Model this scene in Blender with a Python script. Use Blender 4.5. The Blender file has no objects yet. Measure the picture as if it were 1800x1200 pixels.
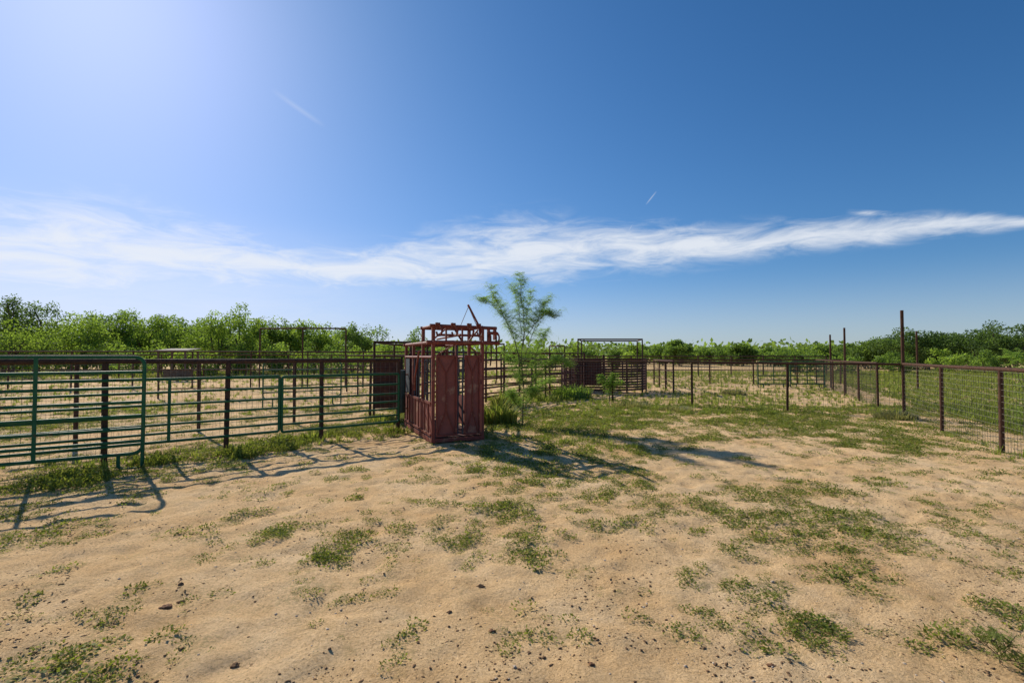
import bpy, math, random, bmesh
import numpy as np
from mathutils import Vector, Matrix, noise as mnoise
random.seed(7); rng = np.random.default_rng(7)
C = bpy.context.scene.collection
R = math.radians
H = 1.65; F = 850.0; PITCH = math.atan(25/850)

def ray(px, py):
    dx = (px-900)/F; dz = -(py-600)/F
    return dx, math.cos(PITCH)-dz*math.sin(PITCH), math.sin(PITCH)+dz*math.cos(PITCH)
def g(px, py):
    x, y, z = ray(px, py); s = -H/z
    return x*s, y*s
def at(px, py, Y):
    x, y, z = ray(px, py); s = Y/y
    return Vector((x*s, Y, H+z*s))

# ------------------------------------------------------------ noise (numpy)
def _h(i, j, s):
    n = (i*374761393 + j*668265263 + s*974634777) & 0xffffffff
    n = ((n ^ (n >> 13)) * 1274126177) & 0xffffffff
    return ((n ^ (n >> 16)) & 0xffff)/65535.0
def vnoise(x, y, s=0):
    xi = np.floor(x).astype(np.int64); yi = np.floor(y).astype(np.int64)
    fx = x-xi; fy = y-yi
    fx = fx*fx*(3-2*fx); fy = fy*fy*(3-2*fy)
    a = _h(xi, yi, s); b = _h(xi+1, yi, s); c = _h(xi, yi+1, s); d = _h(xi+1, yi+1, s)
    return (a*(1-fx)+b*fx)*(1-fy)+(c*(1-fx)+d*fx)*fy
def fbm(x, y, s=0, o=4):
    r = 0; a = .5; t = 0
    for k in range(o):
        r = r+a*vnoise(x*2**k+k*17.3, y*2**k+k*9.1, s+k); t += a; a *= .5
    return r/t

# ------------------------------------------------------------ materials
def mat(name, c1, c2=None, rough=.6, metal=0, scale=8, bump=0.0, bscale=60, c3=None, spec=.5):
    m = bpy.data.materials.new(name); m.use_nodes = True
    nt = m.node_tree; b = nt.nodes['Principled BSDF']
    b.inputs['Roughness'].default_value = rough; b.inputs['Metallic'].default_value = metal
    b.inputs['Specular IOR Level'].default_value = spec
    tc = nt.nodes.new('ShaderNodeTexCoord')
    n = nt.nodes.new('ShaderNodeTexNoise'); n.inputs['Scale'].default_value = scale; n.inputs['Detail'].default_value = 6; n.inputs['Roughness'].default_value = .65
    nt.links.new(tc.outputs['Object'], n.inputs['Vector'])
    r = nt.nodes.new('ShaderNodeValToRGB'); nt.links.new(n.outputs['Fac'], r.inputs['Fac'])
    c2 = c2 or tuple(v*.6 for v in c1)
    r.color_ramp.elements[0].position = .35; r.color_ramp.elements[0].color = (*c1, 1)
    r.color_ramp.elements[1].position = .56; r.color_ramp.elements[1].color = (*c2, 1)
    if c3:
        e = r.color_ramp.elements.new(.66); e.color = (*c3, 1)
    nt.links.new(r.outputs['Color'], b.inputs['Base Color'])
    if bump:
        n2 = nt.nodes.new('ShaderNodeTexNoise'); n2.inputs['Scale'].default_value = bscale; n2.inputs['Detail'].default_value = 4
        nt.links.new(tc.outputs['Object'], n2.inputs['Vector'])
        bp = nt.nodes.new('ShaderNodeBump'); bp.inputs['Strength'].default_value = bump; bp.inputs['Distance'].default_value = .02
        nt.links.new(n2.outputs['Fac'], bp.inputs['Height']); nt.links.new(bp.outputs['Normal'], b.inputs['Normal'])
    return m
def leafmat(name, dark, light, trans=.45, dry=None):
    m = bpy.data.materials.new(name); m.use_nodes = True
    nt = m.node_tree; N = nt.nodes; L = nt.links
    b = N['Principled BSDF']; out = N['Material Output']
    b.inputs['Roughness'].default_value = .7; b.inputs['Specular IOR Level'].default_value = .25
    a = N.new('ShaderNodeAttribute'); a.attribute_name = 'tint'
    r = N.new('ShaderNodeValToRGB'); L.new(a.outputs['Fac'], r.inputs['Fac'])
    r.color_ramp.elements[0].color = (*dark, 1); r.color_ramp.elements[1].color = (*light, 1)
    r.color_ramp.elements[1].position = .85
    if dry:
        e = r.color_ramp.elements.new(.97); e.color = (*dry, 1)
    L.new(r.outputs['Color'], b.inputs['Base Color'])
    t = N.new('ShaderNodeBsdfTranslucent')
    mx2 = N.new('ShaderNodeMix'); mx2.data_type = 'RGBA'; mx2.blend_type = 'MULTIPLY'; mx2.inputs[0].default_value = 1
    L.new(r.outputs['Color'], mx2.inputs[6]); mx2.inputs[7].default_value = (1.7, 1.65, .85, 1)
    L.new(mx2.outputs[2], t.inputs['Color'])
    mx = N.new('ShaderNodeMixShader'); mx.inputs[0].default_value = trans
    L.new(b.outputs[0], mx.inputs[1]); L.new(t.outputs[0], mx.inputs[2]); L.new(mx.outputs[0], out.inputs['Surface'])
    return m
M = {}
M['rustpipe'] = mat('rusty_pipe', (.048, .026, .017), (.09, .044, .026), .85, 0, 14, .2, spec=.2)
M['darkpipe'] = mat('dark_pipe', (.038, .024, .018), (.08, .042, .027), .8, 0, 14, .2, spec=.25)
M['wire'] = mat('galvanised_wire', (.13, .12, .09), (.18, .15, .11), .6, .2, 10)
M['green'] = mat('green_paint', (.012, .088, .036), (.020, .12, .050), .6, 0, 9, .05, c3=(.07, .08, .035), spec=.25)
M['green_dark'] = mat('dark_green_paint', (.013, .062, .03), (.022, .09, .042), .65, 0, 9, spec=.25)
M['maroon'] = mat('maroon_paint', (.23, .050, .032), (.165, .042, .028), .65, 0, 7, .15, 40, c3=(.29, .13, .075), spec=.3)
M['maroon_sheet'] = mat('maroon_sheet', (.27, .082, .058), (.205, .062, .046), .65, 0, 2.6, .15, 25, c3=(.33, .17, .11), spec=.3)
M['maroon_dark'] = mat('weathered_maroon', (.11, .036, .026), (.07, .029, .021), .75, 0, 6, spec=.25)
M['blue_dark'] = mat('blue_black_bars', (.024, .032, .042), (.042, .055, .068), .6, 0, 6)
M['brown_sheet'] = mat('brown_rusted_sheet', (.14, .055, .032), (.08, .032, .022), .7, 0, 5, .1, spec=.3)
M['teal'] = mat('dark_teal_drum', (.014, .04, .04), (.022, .06, .052), .45)
M['rope'] = mat('rope', (.25, .2, .14), (.18, .14, .1), .9)
M['bark'] = mat('bark', (.11, .08, .055), (.06, .045, .035), .9, 0, 20, .4)
M['young_bark'] = mat('green_bark', (.13, .14, .055), (.10, .085, .045), .8, 0, 20)
M['tin'] = mat('weathered_tin', (.25, .215, .18), (.17, .135, .11), .8, 0, 3, spec=.2)
M['wood'] = mat('grey_wood', (.14, .11, .085), (.09, .065, .045), .85)
M['clod'] = mat('dung_clod', (.12, .072, .04), (.21, .13, .075), .95, 0, 40, .5, spec=.05)
M['stone'] = mat('brown_stone', (.28, .14, .065), (.17, .085, .045), .85, 0, 20, .4, spec=.2)
M['pale_stone'] = mat('pale_stone', (.6, .5, .38), (.45, .35, .26), .85, 0, 20, .4, spec=.2)
M['weed'] = leafmat('weed_leaves', (.075, .10, .018), (.24, .28, .06), .38, (.36, .29, .13))
M['grass'] = leafmat('grass_blades', (.11, .15, .03), (.27, .32, .08), .45, (.44, .36, .17))
M['tree_light'] = leafmat('mesquite_leaves', (.11, .18, .03), (.25, .36, .075), .5)
M['tree_mid'] = leafmat('brush_leaves', (.075, .135, .03), (.175, .27, .065), .5)
M['tree_dark'] = leafmat('dark_tree_leaves', (.05, .095, .026), (.115, .185, .05), .46)
M['frond'] = leafmat('feathery_fronds', (.13, .24, .045), (.30, .44, .11), .5)
M['dryplant'] = leafmat('dry_brush', (.15, .15, .07), (.30, .29, .14), .35)

# ------------------------------------------------------------ mesh builder
OFF = {}
class MB:
    def __init__(s): s.v = []; s.f = []; s.sm = []
    def box(s, c, d, rot=None):
        hx, hy, hz = d[0]/2, d[1]/2, d[2]/2; n = len(s.v)
        for x, y, z in ((-hx,-hy,-hz),(hx,-hy,-hz),(hx,hy,-hz),(-hx,hy,-hz),(-hx,-hy,hz),(hx,-hy,hz),(hx,hy,hz),(-hx,hy,hz)):
            p = Vector((x, y, z))
            if rot: p = rot @ p
            s.v.append(Vector(c)+p)
        for q in ((0,3,2,1),(4,5,6,7),(0,1,5,4),(1,2,6,5),(2,3,7,6),(3,0,4,7)):
            s.f.append([n+i for i in q]); s.sm.append(False)
        return s
    def tube(s, pts, r, n=8, r2=None, closed=False):
        pts = [Vector(p) for p in pts]; k = len(pts); rings = []
        prev = None
        for i, p in enumerate(pts):
            if closed: d = pts[(i+1) % k]-pts[i-1]
            else: d = pts[min(i+1, k-1)]-pts[max(i-1, 0)]
            d.normalize()
            if prev is None:
                u = d.orthogonal().normalized()
            else:
                u = (prev-d*prev.dot(d)).normalized()
            prev = u; w = d.cross(u)
            rr = r if r2 is None else r+(r2-r)*i/(k-1)
            b = len(s.v); rings.append(b)
            for j in range(n):
                a = 2*math.pi*j/n
                s.v.append(p+(u*math.cos(a)+w*math.sin(a))*rr)
        for i in range(k if closed else k-1):
            a = rings[i]; b = rings[(i+1) % k]
            for j in range(n):
                s.f.append([a+j, a+(j+1) % n, b+(j+1) % n, b+j]); s.sm.append(n > 4)
        if not closed:
            for ring, rev in ((rings[0], True), (rings[-1], False)):
                b = len(s.v)
                for j in range(n): s.v.append(s.v[ring+j].copy())
                q = [b+j for j in range(n)]
                s.f.append(q[::-1] if rev else q); s.sm.append(False)
        return s
    def bar(s, p0, p1, w):
        p0 = Vector(p0); p1 = Vector(p1); d = p1-p0
        q = d.to_track_quat('Z', 'X').to_matrix()
        return s.box((p0+p1)/2, (w, w, d.length), q)
    def build(s, name, m, parent=None, loc=None):
        off = Vector(loc) if loc is not None else (Vector(OFF[parent.name]) if parent else Vector((0,0,0)))
        me = bpy.data.meshes.new(name)
        me.from_pydata([tuple(v-off) for v in s.v], [], s.f)
        me.polygons.foreach_set('use_smooth', s.sm)
        me.materials.append(M[m] if isinstance(m, str) else m)
        o = bpy.data.objects.new(name, me); C.objects.link(o)
        if parent: o.parent = parent
        elif loc is not None: o.location = loc
        OFF[o.name] = tuple(off)
        return o
def npmesh(name, V, Fc, m, tint=None, parent=None, loc=(0,0,0)):
    off = np.array(OFF[parent.name] if parent else loc, dtype=float)
    V = np.asarray(V, dtype=float)-off
    me = bpy.data.meshes.new(name)
    n, k = Fc.shape
    me.vertices.add(len(V)); me.vertices.foreach_set('co', V.astype(np.float32).ravel())
    me.loops.add(n*k); me.loops.foreach_set('vertex_index', Fc.astype(np.int32).ravel())
    me.polygons.add(n); me.polygons.foreach_set('loop_start', np.arange(0, n*k, k, dtype=np.int32))
    me.polygons.foreach_set('loop_total', np.full(n, k, dtype=np.int32))
    me.update(calc_edges=True)
    if tint is not None:
        a = me.attributes.new('tint', 'FLOAT', 'POINT'); a.data.foreach_set('value', np.asarray(tint, dtype=np.float32))
    me.materials.append(M[m] if isinstance(m, str) else m)
    o = bpy.data.objects.new(name, me); C.objects.link(o)
    if parent: o.parent = parent
    else: o.location = loc
    OFF[o.name] = tuple(off)
    return o
def tag(o, label=None, cat=None, group=None, kind=None):
    if label: o['label'] = label
    if cat: o['category'] = cat
    if group: o['group'] = group
    if kind: o['kind'] = kind
    return o
def thing(name, label, cat, loc, group=None):
    o = bpy.data.objects.new(name, None); C.objects.link(o); o.location = loc
    o.empty_display_size = .2
    OFF[o.name] = tuple(loc); return tag(o, label, cat, group)

# ------------------------------------------------------------ layout of fences (world metres)
P = [Vector((-2.48+(-1.26)*k, 10.56+(-1.03)*k)) for k in range(0, 6)]
Q = [Vector((-3.86-1.465*k, 13.2-1.335*k)) for k in range(0, 6)]
CORNER = Vector((10.5, 13.0))
A = [CORNER+Vector((-2.3, 1.45))*k for k in range(0, 5)]
B = [CORNER-Vector((1.12, 2.4))*k for k in range(0, 5)]
B2 = [CORNER+Vector((1.12, 2.4))*k for k in range(0, 7)]

# ------------------------------------------------------------ cover density
patches_px = [
 (55,945,90,40,1),(40,890,60,25,.7),(90,850,120,50,1.1),(250,830,120,38,1.0),(380,800,120,34,1.0),(490,785,60,28,1.05),(600,757,70,14,1.1),(685,738,40,14,1.1),
 (490,935,36,18,.9),(585,968,42,30,1.1),(640,945,26,16,.8),(700,932,22,10,.8),(495,862,30,14,.8),(70,1158,90,38,1.1),(185,1178,45,24,.9),(70,1042,22,10,.7),(540,1165,16,18,.6),
 (805,942,36,18,1),(800,902,26,8,.8),(925,830,95,48,1.15),(880,890,70,30,.9),(925,955,50,50,1.1),(995,878,36,16,.9),(1030,925,25,12,.6),
 (1010,765,170,48,1.1),(1090,740,120,26,1.0),(1110,850,60,40,1),(1145,908,52,22,1),(1085,885,30,14,.9),
 (1320,945,85,52,1.0),(1440,930,140,55,.95),(1350,880,75,28,1),(1430,862,70,18,1),(1235,884,36,12,.9),(1560,950,70,35,.9),
 (1500,1015,66,34,.95),(1260,1020,60,34,.7),(1370,1028,36,14,.8),(1430,1110,50,36,1.05),(1230,1078,22,12,.9),(1785,1080,40,36,1),(1760,1140,36,50,.9),
 (1440,748,250,20,1.05),(1580,778,120,20,1.05),(1670,800,70,14,.7),(1560,848,46,12,.9),(1700,886,80,14,.8),(1650,870,30,10,.7),(1230,770,40,12,.8),(1620,990,30,10,.5),
 (1120,715,210,16,1.05),(1300,722,180,10,.8),(1060,800,120,20,1.0),(870,760,40,40,1.1),(300,1112,18,10,.6),(630,876,16,8,.6),(1555,812,40,6,.8),(200,925,22,10,.7),
 (1150,1140,60,20,.35),(1300,1095,40,16,.5),(690,1085,20,10,.5),(870,1180,20,10,.4),(1640,1100,50,25,.45),(1500,1165,40,14,.5),(340,905,40,12,.5)]
patches = []
for px, py, rx, ry, w in patches_px:
    x0, y0 = g(px, py)
    ya = g(px, py-ry)[1]; yb = g(px, min(py+ry, 1600))[1]
    patches.append((x0, (ya+yb)/2, rx*y0/F*1.05, (ya-yb)/2*1.05, w))
def sstep(a, b, x):
    t = np.clip((x-a)/(b-a), 0, 1); return t*t*(3-2*t)
def cover(x, y):
    x = np.asarray(x, float); y = np.asarray(y, float)
    n1 = fbm(x*3.2, y*3.2, 3, 4); n2 = fbm(x*.35, y*.35, 9, 3); n3 = fbm(x*9, y*9, 13, 3)
    c = np.zeros_like(x)
    for x0, y0, rx, ry, w in patches:
        d = ((x-x0)/rx)**2+((y-y0)/ry)**2
        c = np.maximum(c, w*(1.1-d*.7))
    near = np.clip(c*(.92)+(n1-.5)*2.6+(n3-.5)*1.8-.12, 0, 1)*sstep(-.6, .15, c)
    near = np.maximum(near, np.clip((fbm(x*3.1, y*3.1, 63, 3)-.66)*7, 0, .7))
    yA = 13.0+(10.5-x)*.63
    beyondA = sstep(-.1, .8, y-yA)*sstep(.5, 3, x)
    xB = 10.5+(y-13.0)*.467
    beyondB = sstep(1.1, 1.9, x-xB)
    left = sstep(0, .8, (y-(13.2+(x+3.86)*.911))) * sstep(0, -2, x)
    midback = sstep(14.5, 17, y)*sstep(-3, 0, x)
    far = sstep(28, 42, y)
    cA = np.clip(.42+(n2-.5)*1.5+(n1-.5)*1.6, 0, 1)
    cL = np.clip(.02+(n2-.47)*1.8+(n1-.5)*1.3, 0, 1)
    r = near
    r = np.maximum(r, beyondA*cA); r = np.maximum(r, midback*cA)
    r = np.maximum(r, left*cL)
    r = np.maximum(r, beyondB*np.clip(.92+(n1-.5)*.5, 0, 1))
    r = np.maximum(r, far*np.clip(.8+(n2-.5)*.9+(n1-.5)*.6, 0, 1))
    return r
def height(x, y):
    a = 1-sstep(30, 60, y)
    rough = (fbm(x*5.5, y*5.5, 21, 4)-.5)*.05
    big = (fbm(x*.5, y*.5, 31, 2)-.5)*.06
    pits = -.016*sstep(.60, .76, vnoise(x*6.3, y*6.3, 41))
    return a*(rough+big+pits)

# ------------------------------------------------------------ ground sheet
def axis(lo, hi, step, far, gr=1.12):
    a = list(np.arange(lo, hi, step)); s = step; v = a[-1]; up = []
    while v < far:
        s *= gr; v += s; up.append(v)
    return a, up
a, up = axis(-7, 7, .05, 2500)
mirror = [-u for u in up][::-1]
xs = np.array(mirror+a+up)
a, up = axis(.6, 9, .05, 3000, 1.10)
ys = np.array([-600, -100, -20, -5, -1, 0, .3]+a+up)
X, Y = np.meshgrid(xs, ys)
Z = height(X, Y)
V = np.stack([X.ravel(), Y.ravel(), Z.ravel()], 1)
nx, ny = len(xs), len(ys)
I = (np.arange(ny-1)[:, None]*nx+np.arange(nx-1)[None, :]).ravel()
Fq = np.stack([I, I+1, I+nx+1, I+nx], 1)
gm = bpy.data.materials.new('sandy_ground'); gm.use_nodes = True
nt = gm.node_tree; N = nt.nodes; L = nt.links; b = N['Principled BSDF']
b.inputs['Roughness'].default_value = .95; b.inputs['Specular IOR Level'].default_value = .05
tc = N.new('ShaderNodeTexCoord')
def noisen(sc, det=5, rg=.6, dist=0):
    n = N.new('ShaderNodeTexNoise'); n.inputs['Scale'].default_value = sc; n.inputs['Detail'].default_value = det
    n.inputs['Roughness'].default_value = rg; n.inputs['Distortion'].default_value = dist
    L.new(tc.outputs['Object'], n.inputs['Vector']); return n
def ramp(src, els):
    r = N.new('ShaderNodeValToRGB'); L.new(src, r.inputs['Fac'])
    r.color_ramp.elements[0].position = els[0][0]; r.color_ramp.elements[0].color = (*els[0][1], 1)
    r.color_ramp.elements[1].position = els[-1][0]; r.color_ramp.elements[1].color = (*els[-1][1], 1)
    for p_, c_ in els[1:-1]:
        e = r.color_ramp.elements.new(p_); e.color = (*c_, 1)
    return r
def mixc(fac, c1, c2, bt='MIX'):
    m = N.new('ShaderNodeMix'); m.data_type = 'RGBA'; m.blend_type = bt
    if isinstance(fac, float): m.inputs[0].default_value = fac
    else: L.new(fac, m.inputs[0])
    for i, c in ((6, c1), (7, c2)):
        if isinstance(c, tuple): m.inputs[i].default_value = (*c, 1)
        else: L.new(c, m.inputs[i])
    return m.outputs[2]
nb = noisen(.9, 9, .7)
sand = ramp(nb.outputs['Fac'], [(.32, (.72, .45, .21)), (.5, (.84, .57, .30)), (.66, (.90, .65, .38))])
nf = noisen(60, 6, .8)
gr = ramp(nf.outputs['Fac'], [(.36, (.70, .65, .58)), (.54, (1.07, 1.06, 1.04))])
c = mixc(1.0, sand.outputs['Color'], gr.outputs['Color'], 'MULTIPLY')
cr = noisen(46, 5, .65, .6); crm = noisen(1.5, 6, .7)
crr = ramp(cr.outputs['Fac'], [(.575, (0, 0, 0)), (.62, (1, 1, 1))])
cmr = ramp(crm.outputs['Fac'], [(.44, (0, 0, 0)), (.63, (1, 1, 1))])
mm = mixc(1.0, crr.outputs['Color'], cmr.outputs['Color'], 'MULTIPLY')
c = mixc(mm, c, (.27, .16, .08))
at_ = N.new('ShaderNodeAttribute'); at_.attribute_name = 'tint'
ng = noisen(26, 6, .75)
gcol = ramp(ng.outputs['Fac'], [(.3, (.14, .11, .045)), (.5, (.21, .185, .065)), (.7, (.35, .29, .13))])
mul = N.new('ShaderNodeMath'); mul.operation = 'MULTIPLY'
ngr = ramp(ng.outputs['Fac'], [(.46, (0, 0, 0)), (.56, (.72, .72, .72))])
L.new(at_.outputs['Fac'], mul.inputs[0]); L.new(ngr.outputs['Color'], mul.inputs[1])
c = mixc(mul.outputs[0], c, gcol.outputs['Color'])
L.new(c, b.inputs['Base Color'])
bn1 = noisen(13, 9, .78); bn2 = noisen(90, 5, .75)
add = N.new('ShaderNodeMath'); add.operation = 'MULTIPLY_ADD'; add.inputs[1].default_value = .35
L.new(bn2.outputs['Fac'], add.inputs[0]); L.new(bn1.outputs['Fac'], add.inputs[2])
bp = N.new('ShaderNodeBump'); bp.inputs['Strength'].default_value = .85; bp.inputs['Distance'].default_value = .045
L.new(add.outputs[0], bp.inputs['Height']); L.new(bp.outputs['Normal'], b.inputs['Normal'])
ground = npmesh('ground', V, Fq, gm, cover(V[:, 0], V[:, 1]))
ground.data.polygons.foreach_set('use_smooth', [True]*len(Fq))
tag(ground, 'sandy tan ground with sparse green cover', 'ground', kind='structure')

# ------------------------------------------------------------ scattering
def scatter(templates, pos, scale, zs=None, yaw=None):
    n = len(pos); which = rng.integers(0, len(templates), n)
    yaw = rng.uniform(0, 2*math.pi, n) if yaw is None else yaw
    Vs, Fs, T, base = [], [], [], 0
    tint = rng.uniform(0, 1, n)
    for t, (tv, tf, tt) in enumerate(templates):
        idx = np.where(which == t)[0]
        if len(idx) == 0: continue
        cs = np.cos(yaw[idx])[:, None]; sn = np.sin(yaw[idx])[:, None]
        s = scale[idx][:, None]; z = (zs[idx] if zs is not None else scale[idx])[:, None]
        x = (tv[None, :, 0]*cs-tv[None, :, 1]*sn)*s+pos[idx, 0][:, None]
        y = (tv[None, :, 0]*sn+tv[None, :, 1]*cs)*s+pos[idx, 1][:, None]
        zz = tv[None, :, 2]*z+pos[idx, 2][:, None]
        Vs.append(np.stack([x, y, zz], 2).reshape(-1, 3))
        k = len(tv)
        Fs.append((tf[None]+(np.arange(len(idx))*k)[:, None, None]+base).reshape(-1, tf.shape[1]))
        T.append(np.clip(tt[None]*.6+tint[idx][:, None]*.45-.02, 0, 1).ravel())
        base += k*len(idx)
    return np.concatenate(Vs), np.concatenate(Fs), np.concatenate(T)
def leafquads(cen, dirs, nor, ln, wd):
    side = np.cross(dirs, nor); side /= (np.linalg.norm(side, axis=1, keepdims=True)+1e-9)
    ln = ln[:, None]; wd = wd[:, None]
    v = np.stack([cen, cen+dirs*ln*.5+side*wd*.5, cen+dirs*ln, cen+dirs*ln*.5-side*wd*.5], 1).reshape(-1, 3)
    f = np.arange(len(cen)*4).reshape(-1, 4)
    return v, f
def unit(n):
    v = rng.normal(size=(n, 3)); return v/np.linalg.norm(v, axis=1, keepdims=True)
def weed_t(nl=36, rad=1.0, hgt=.55, leaf=.26):
    r = rad*np.sqrt(rng.uniform(0, 1, nl)); ns = rng.integers(5, 9)
    a = rng.integers(0, ns, nl)*2*math.pi/ns+rng.normal(0, .3, nl)
    z = rng.uniform(0.05, 1, nl)*hgt*(1.1-r/rad*.7)
    cen = np.stack([r*np.cos(a), r*np.sin(a), z], 1)
    d = np.stack([np.cos(a+rng.normal(0, 1, nl)), np.sin(a+rng.normal(0, 1, nl)), rng.uniform(-.2, .8, nl)], 1)
    d /= np.linalg.norm(d, axis=1, keepdims=True)
    nr = unit(nl); nr[:, 2] = np.abs(nr[:, 2])+.2
    v, f = leafquads(cen, d, nr, rng.uniform(.7, 1.4, nl)*leaf, rng.uniform(.45, .8, nl)*leaf)
    return v, f, np.repeat(rng.uniform(0, 1, nl), 4)
def grass_t(nb=14, spread=.35, lean=.5, w=.035):
    Vv, Ff, T = [], [], []
    for i in range(nb):
        a = rng.uniform(0, 6.28); r = spread*rng.uniform(0, 1); le = lean*rng.uniform(.2, 1); hh = rng.uniform(.5, 1)
        b0 = np.array([r*math.cos(a), r*math.sin(a), -.05]); dr = np.array([math.cos(a+rng.normal(0, .5)), math.sin(a+rng.normal(0, .5)), 0])
        sd = np.array([-dr[1], dr[0], 0])*w
        p1 = b0+dr*le*.35*hh+np.array([0, 0, hh*.6]); p2 = b0+dr*le*hh+np.array([0, 0, hh])
        k = len(Vv); Vv += [b0-sd, b0+sd, p1+sd*.8, p1-sd*.8, p2+sd*.15, p2-sd*.15]
        Ff += [[k, k+1, k+2, k+3], [k+3, k+2, k+4, k+5]]; T += [rng.uniform(0, 1)]*6
    return np.array(Vv), np.array(Ff), np.array(T)
weeds = [weed_t() for _ in range(8)]
grasses = [grass_t() for _ in range(6)]
def fence_dist(x, y, pts):
    d = np.full_like(x, 99.)
    for p, q in zip(pts[:-1], pts[1:]):
        e = q-p; t_ = np.clip(((x-p.x)*e.x+(y-p.y)*e.y)/e.length_squared, 0, 1)
        d = np.minimum(d, np.hypot(x-p.x-e.x*t_, y-p.y-e.y*t_))
    return d
def infr(x, y, m=1.2): return np.abs(x) < 1.10*y+m
n = 85000
x = rng.uniform(-15, 15, n); y = rng.uniform(1.7, 16, n)
k = infr(x, y); x, y = x[k], y[k]
cv = cover(x, y)
gate_line = [Vector((-8.6, 5.2)), Vector((-5.4, 7.1)), Vector((-4.2, 8.9)), Vector((-2.5, 10.3))]
fd_ = fence_dist(x, y, gate_line); bush = np.exp(-(fd_/.5)**2)*np.clip((fbm(x*1.6, y*1.6, 91, 2)-.42)*3.2, 0, 1)
cv2 = np.maximum(cv, bush*.75)
k = (rng.uniform(0, 1, len(x)) < cv2) & (cv2 > .14); x, y, cv, bush = x[k], y[k], cv2[k], bush[k]
keep = rng.uniform(0, 1, len(x)) < np.clip(1.25-y*.05, .45, 1); x, y, cv, bush = x[keep], y[keep], cv[keep], bush[keep]
pos = np.stack([x, y, height(x, y)-.004], 1)
sc = rng.uniform(.026, .085, len(x))*(.6+.6*cv)*(1+np.clip((y-5)/12, 0, .7))*(1+bush*.6)
v, f, t = scatter(weeds, pos, sc, sc*rng.uniform(.5, 1.3, len(x))*(1+bush*2.2))
tag(npmesh('ground_weeds', v, f, 'weed', t), 'creeping green weeds growing in loose patches on the sand', 'weeds', kind='stuff')
n = 60000
y = 5+rng.uniform(0, 1, n)**1.3*45; x = rng.uniform(-1.12, 1.12, n)*y
cv = cover(x, y)
dl = fence_dist(x, y, P[:5]); da = fence_dist(x, y, A); db = fence_dist(x, y, B)
sB = x-(10.5+(y-13)*.467)
rag = np.clip((fbm(x*2.1, y*2.1, 47, 3)-.42)*4, 0, 1)
strip = np.maximum(np.maximum(np.exp(-(dl/.4)**2)*.5, np.exp(-(da/.35)**2)*.7), np.exp(-(db/.2)**2)*.3)*rag
prob = np.where(y > 13.5, cv**1.5, 0)*.8+strip
prob = np.maximum(prob, np.where((np.abs(x-.9) < 2.3) & (np.abs(y-10.6) < 2.2), cv**2*.3*rag, 0))
prob = np.where((y < 13.5) & (sB > 1.5), 1.0, prob)
prob = np.where((sB > .3) & (sB < 1.4), prob*.15, prob)
k = rng.uniform(0, 1, n) < prob; x, y, cv, sB = x[k], y[k], cv[k], sB[k]
pos = np.stack([x, y, height(x, y)-.005], 1)
hh = rng.uniform(.06, .18, len(x))*(1+np.clip((y-14)/40, 0, .6))
hh[sB > .3] *= 1.25
v, f, t = scatter(grasses, pos, np.maximum(hh*1.3, .14+y*.004), hh)
tag(npmesh('wild_grass', v, f, 'grass', t), 'green and straw grass along the fence lines and across the pens', 'grass', kind='stuff')

def rock_t(sub=1, amp=.75):
    bm = bmesh.new(); bmesh.ops.create_icosphere(bm, subdivisions=sub, radius=1)
    s = random.random()*50
    vv = np.array([list(v.co*(1+amp*mnoise.noise(v.co*1.3+Vector((s, 0, 0)))+.35*mnoise.noise(v.co*3+Vector((0, s, 0))))) for v in bm.verts])
    ff = np.array([[w.index for w in f.verts] for f in bm.faces]); bm.free()
    vv[:, 2] *= .5; vv[:, 0] *= random.uniform(.8, 1.7)
    return vv, ff, np.zeros(len(vv))
rocks = [rock_t() for _ in range(10)]
n = 130000
y = 1.6+rng.uniform(0, 1, n)**1.2*10; x = rng.uniform(-1.12, 1.12, n)*y
cl = fbm(x*1.7, y*1.7, 77, 6)
k = rng.uniform(0, 1, n) < np.clip((cl-.475)*5, .05, 1)*.5
x, y = x[k], y[k]
pos = np.stack([x, y, height(x, y)-.001], 1)
sc = .0027+.0085*rng.uniform(0, 1, len(x))**3.4
v, f, t = scatter(rocks, pos, sc)
tag(npmesh('dung_crumbs', v, f, 'clod', t), 'dark brown crumbs of dung and dirt strewn over the sand', 'crumbs', kind='stuff')
n = 1200; y = 1.6+rng.uniform(0, 1, n)*9; x = rng.uniform(-1.1, 1.1, n)*y
v, f, t = scatter(rocks, np.stack([x, y, height(x, y)], 1), .004+.007*rng.uniform(0, 1, n)**3)
tag(npmesh('pale_pebbles', v, f, 'pale_stone', t), 'tiny pale pebbles scattered over the sand', 'pebbles', kind='stuff')
def singlerock(px, py, s, m, label, cat='clod', name='dung_clod', flat=.6):
    s *= .52
    x0, y0 = g(px, py); vv, ff, _ = rock_t(3, .9)
    vv = vv*s; vv[:, 2] *= flat/.6; z = float(height(np.array([x0]), np.array([y0]))[0])
    vv = vv+np.array([x0, y0, z+s*.1])
    o = npmesh(name, vv, ff, m, loc=(x0, y0, z)); o.data.polygons.foreach_set('use_smooth', [True]*len(ff))
    tag(o, label, cat)
singlerock(292, 1064, .068, 'stone', 'flat reddish brown clod in the lower left sand', 'clod', 'dirt_clod', .4)
singlerock(413, 1158, .038, 'clod', 'dark brown clod near the bottom edge, left of centre', 'clod', 'dirt_clod')
singlerock(318, 1028, .036, 'clod', 'dark dung clod just above the flat reddish clod', 'dung')
singlerock(318, 1053, .028, 'clod', 'small dark dung clod right beside the flat reddish clod', 'dung')
singlerock(865, 1110, .030, 'stone', 'brown stone in the sand, low and left of the picture middle', 'stone', 'stone')
singlerock(1040, 1176, .026, 'stone', 'orange brown stone near the bottom edge, right of centre', 'stone', 'stone')
singlerock(1418, 1078, .024, 'stone', 'brown stone just above the lower right weed clump', 'stone', 'stone')
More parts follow.
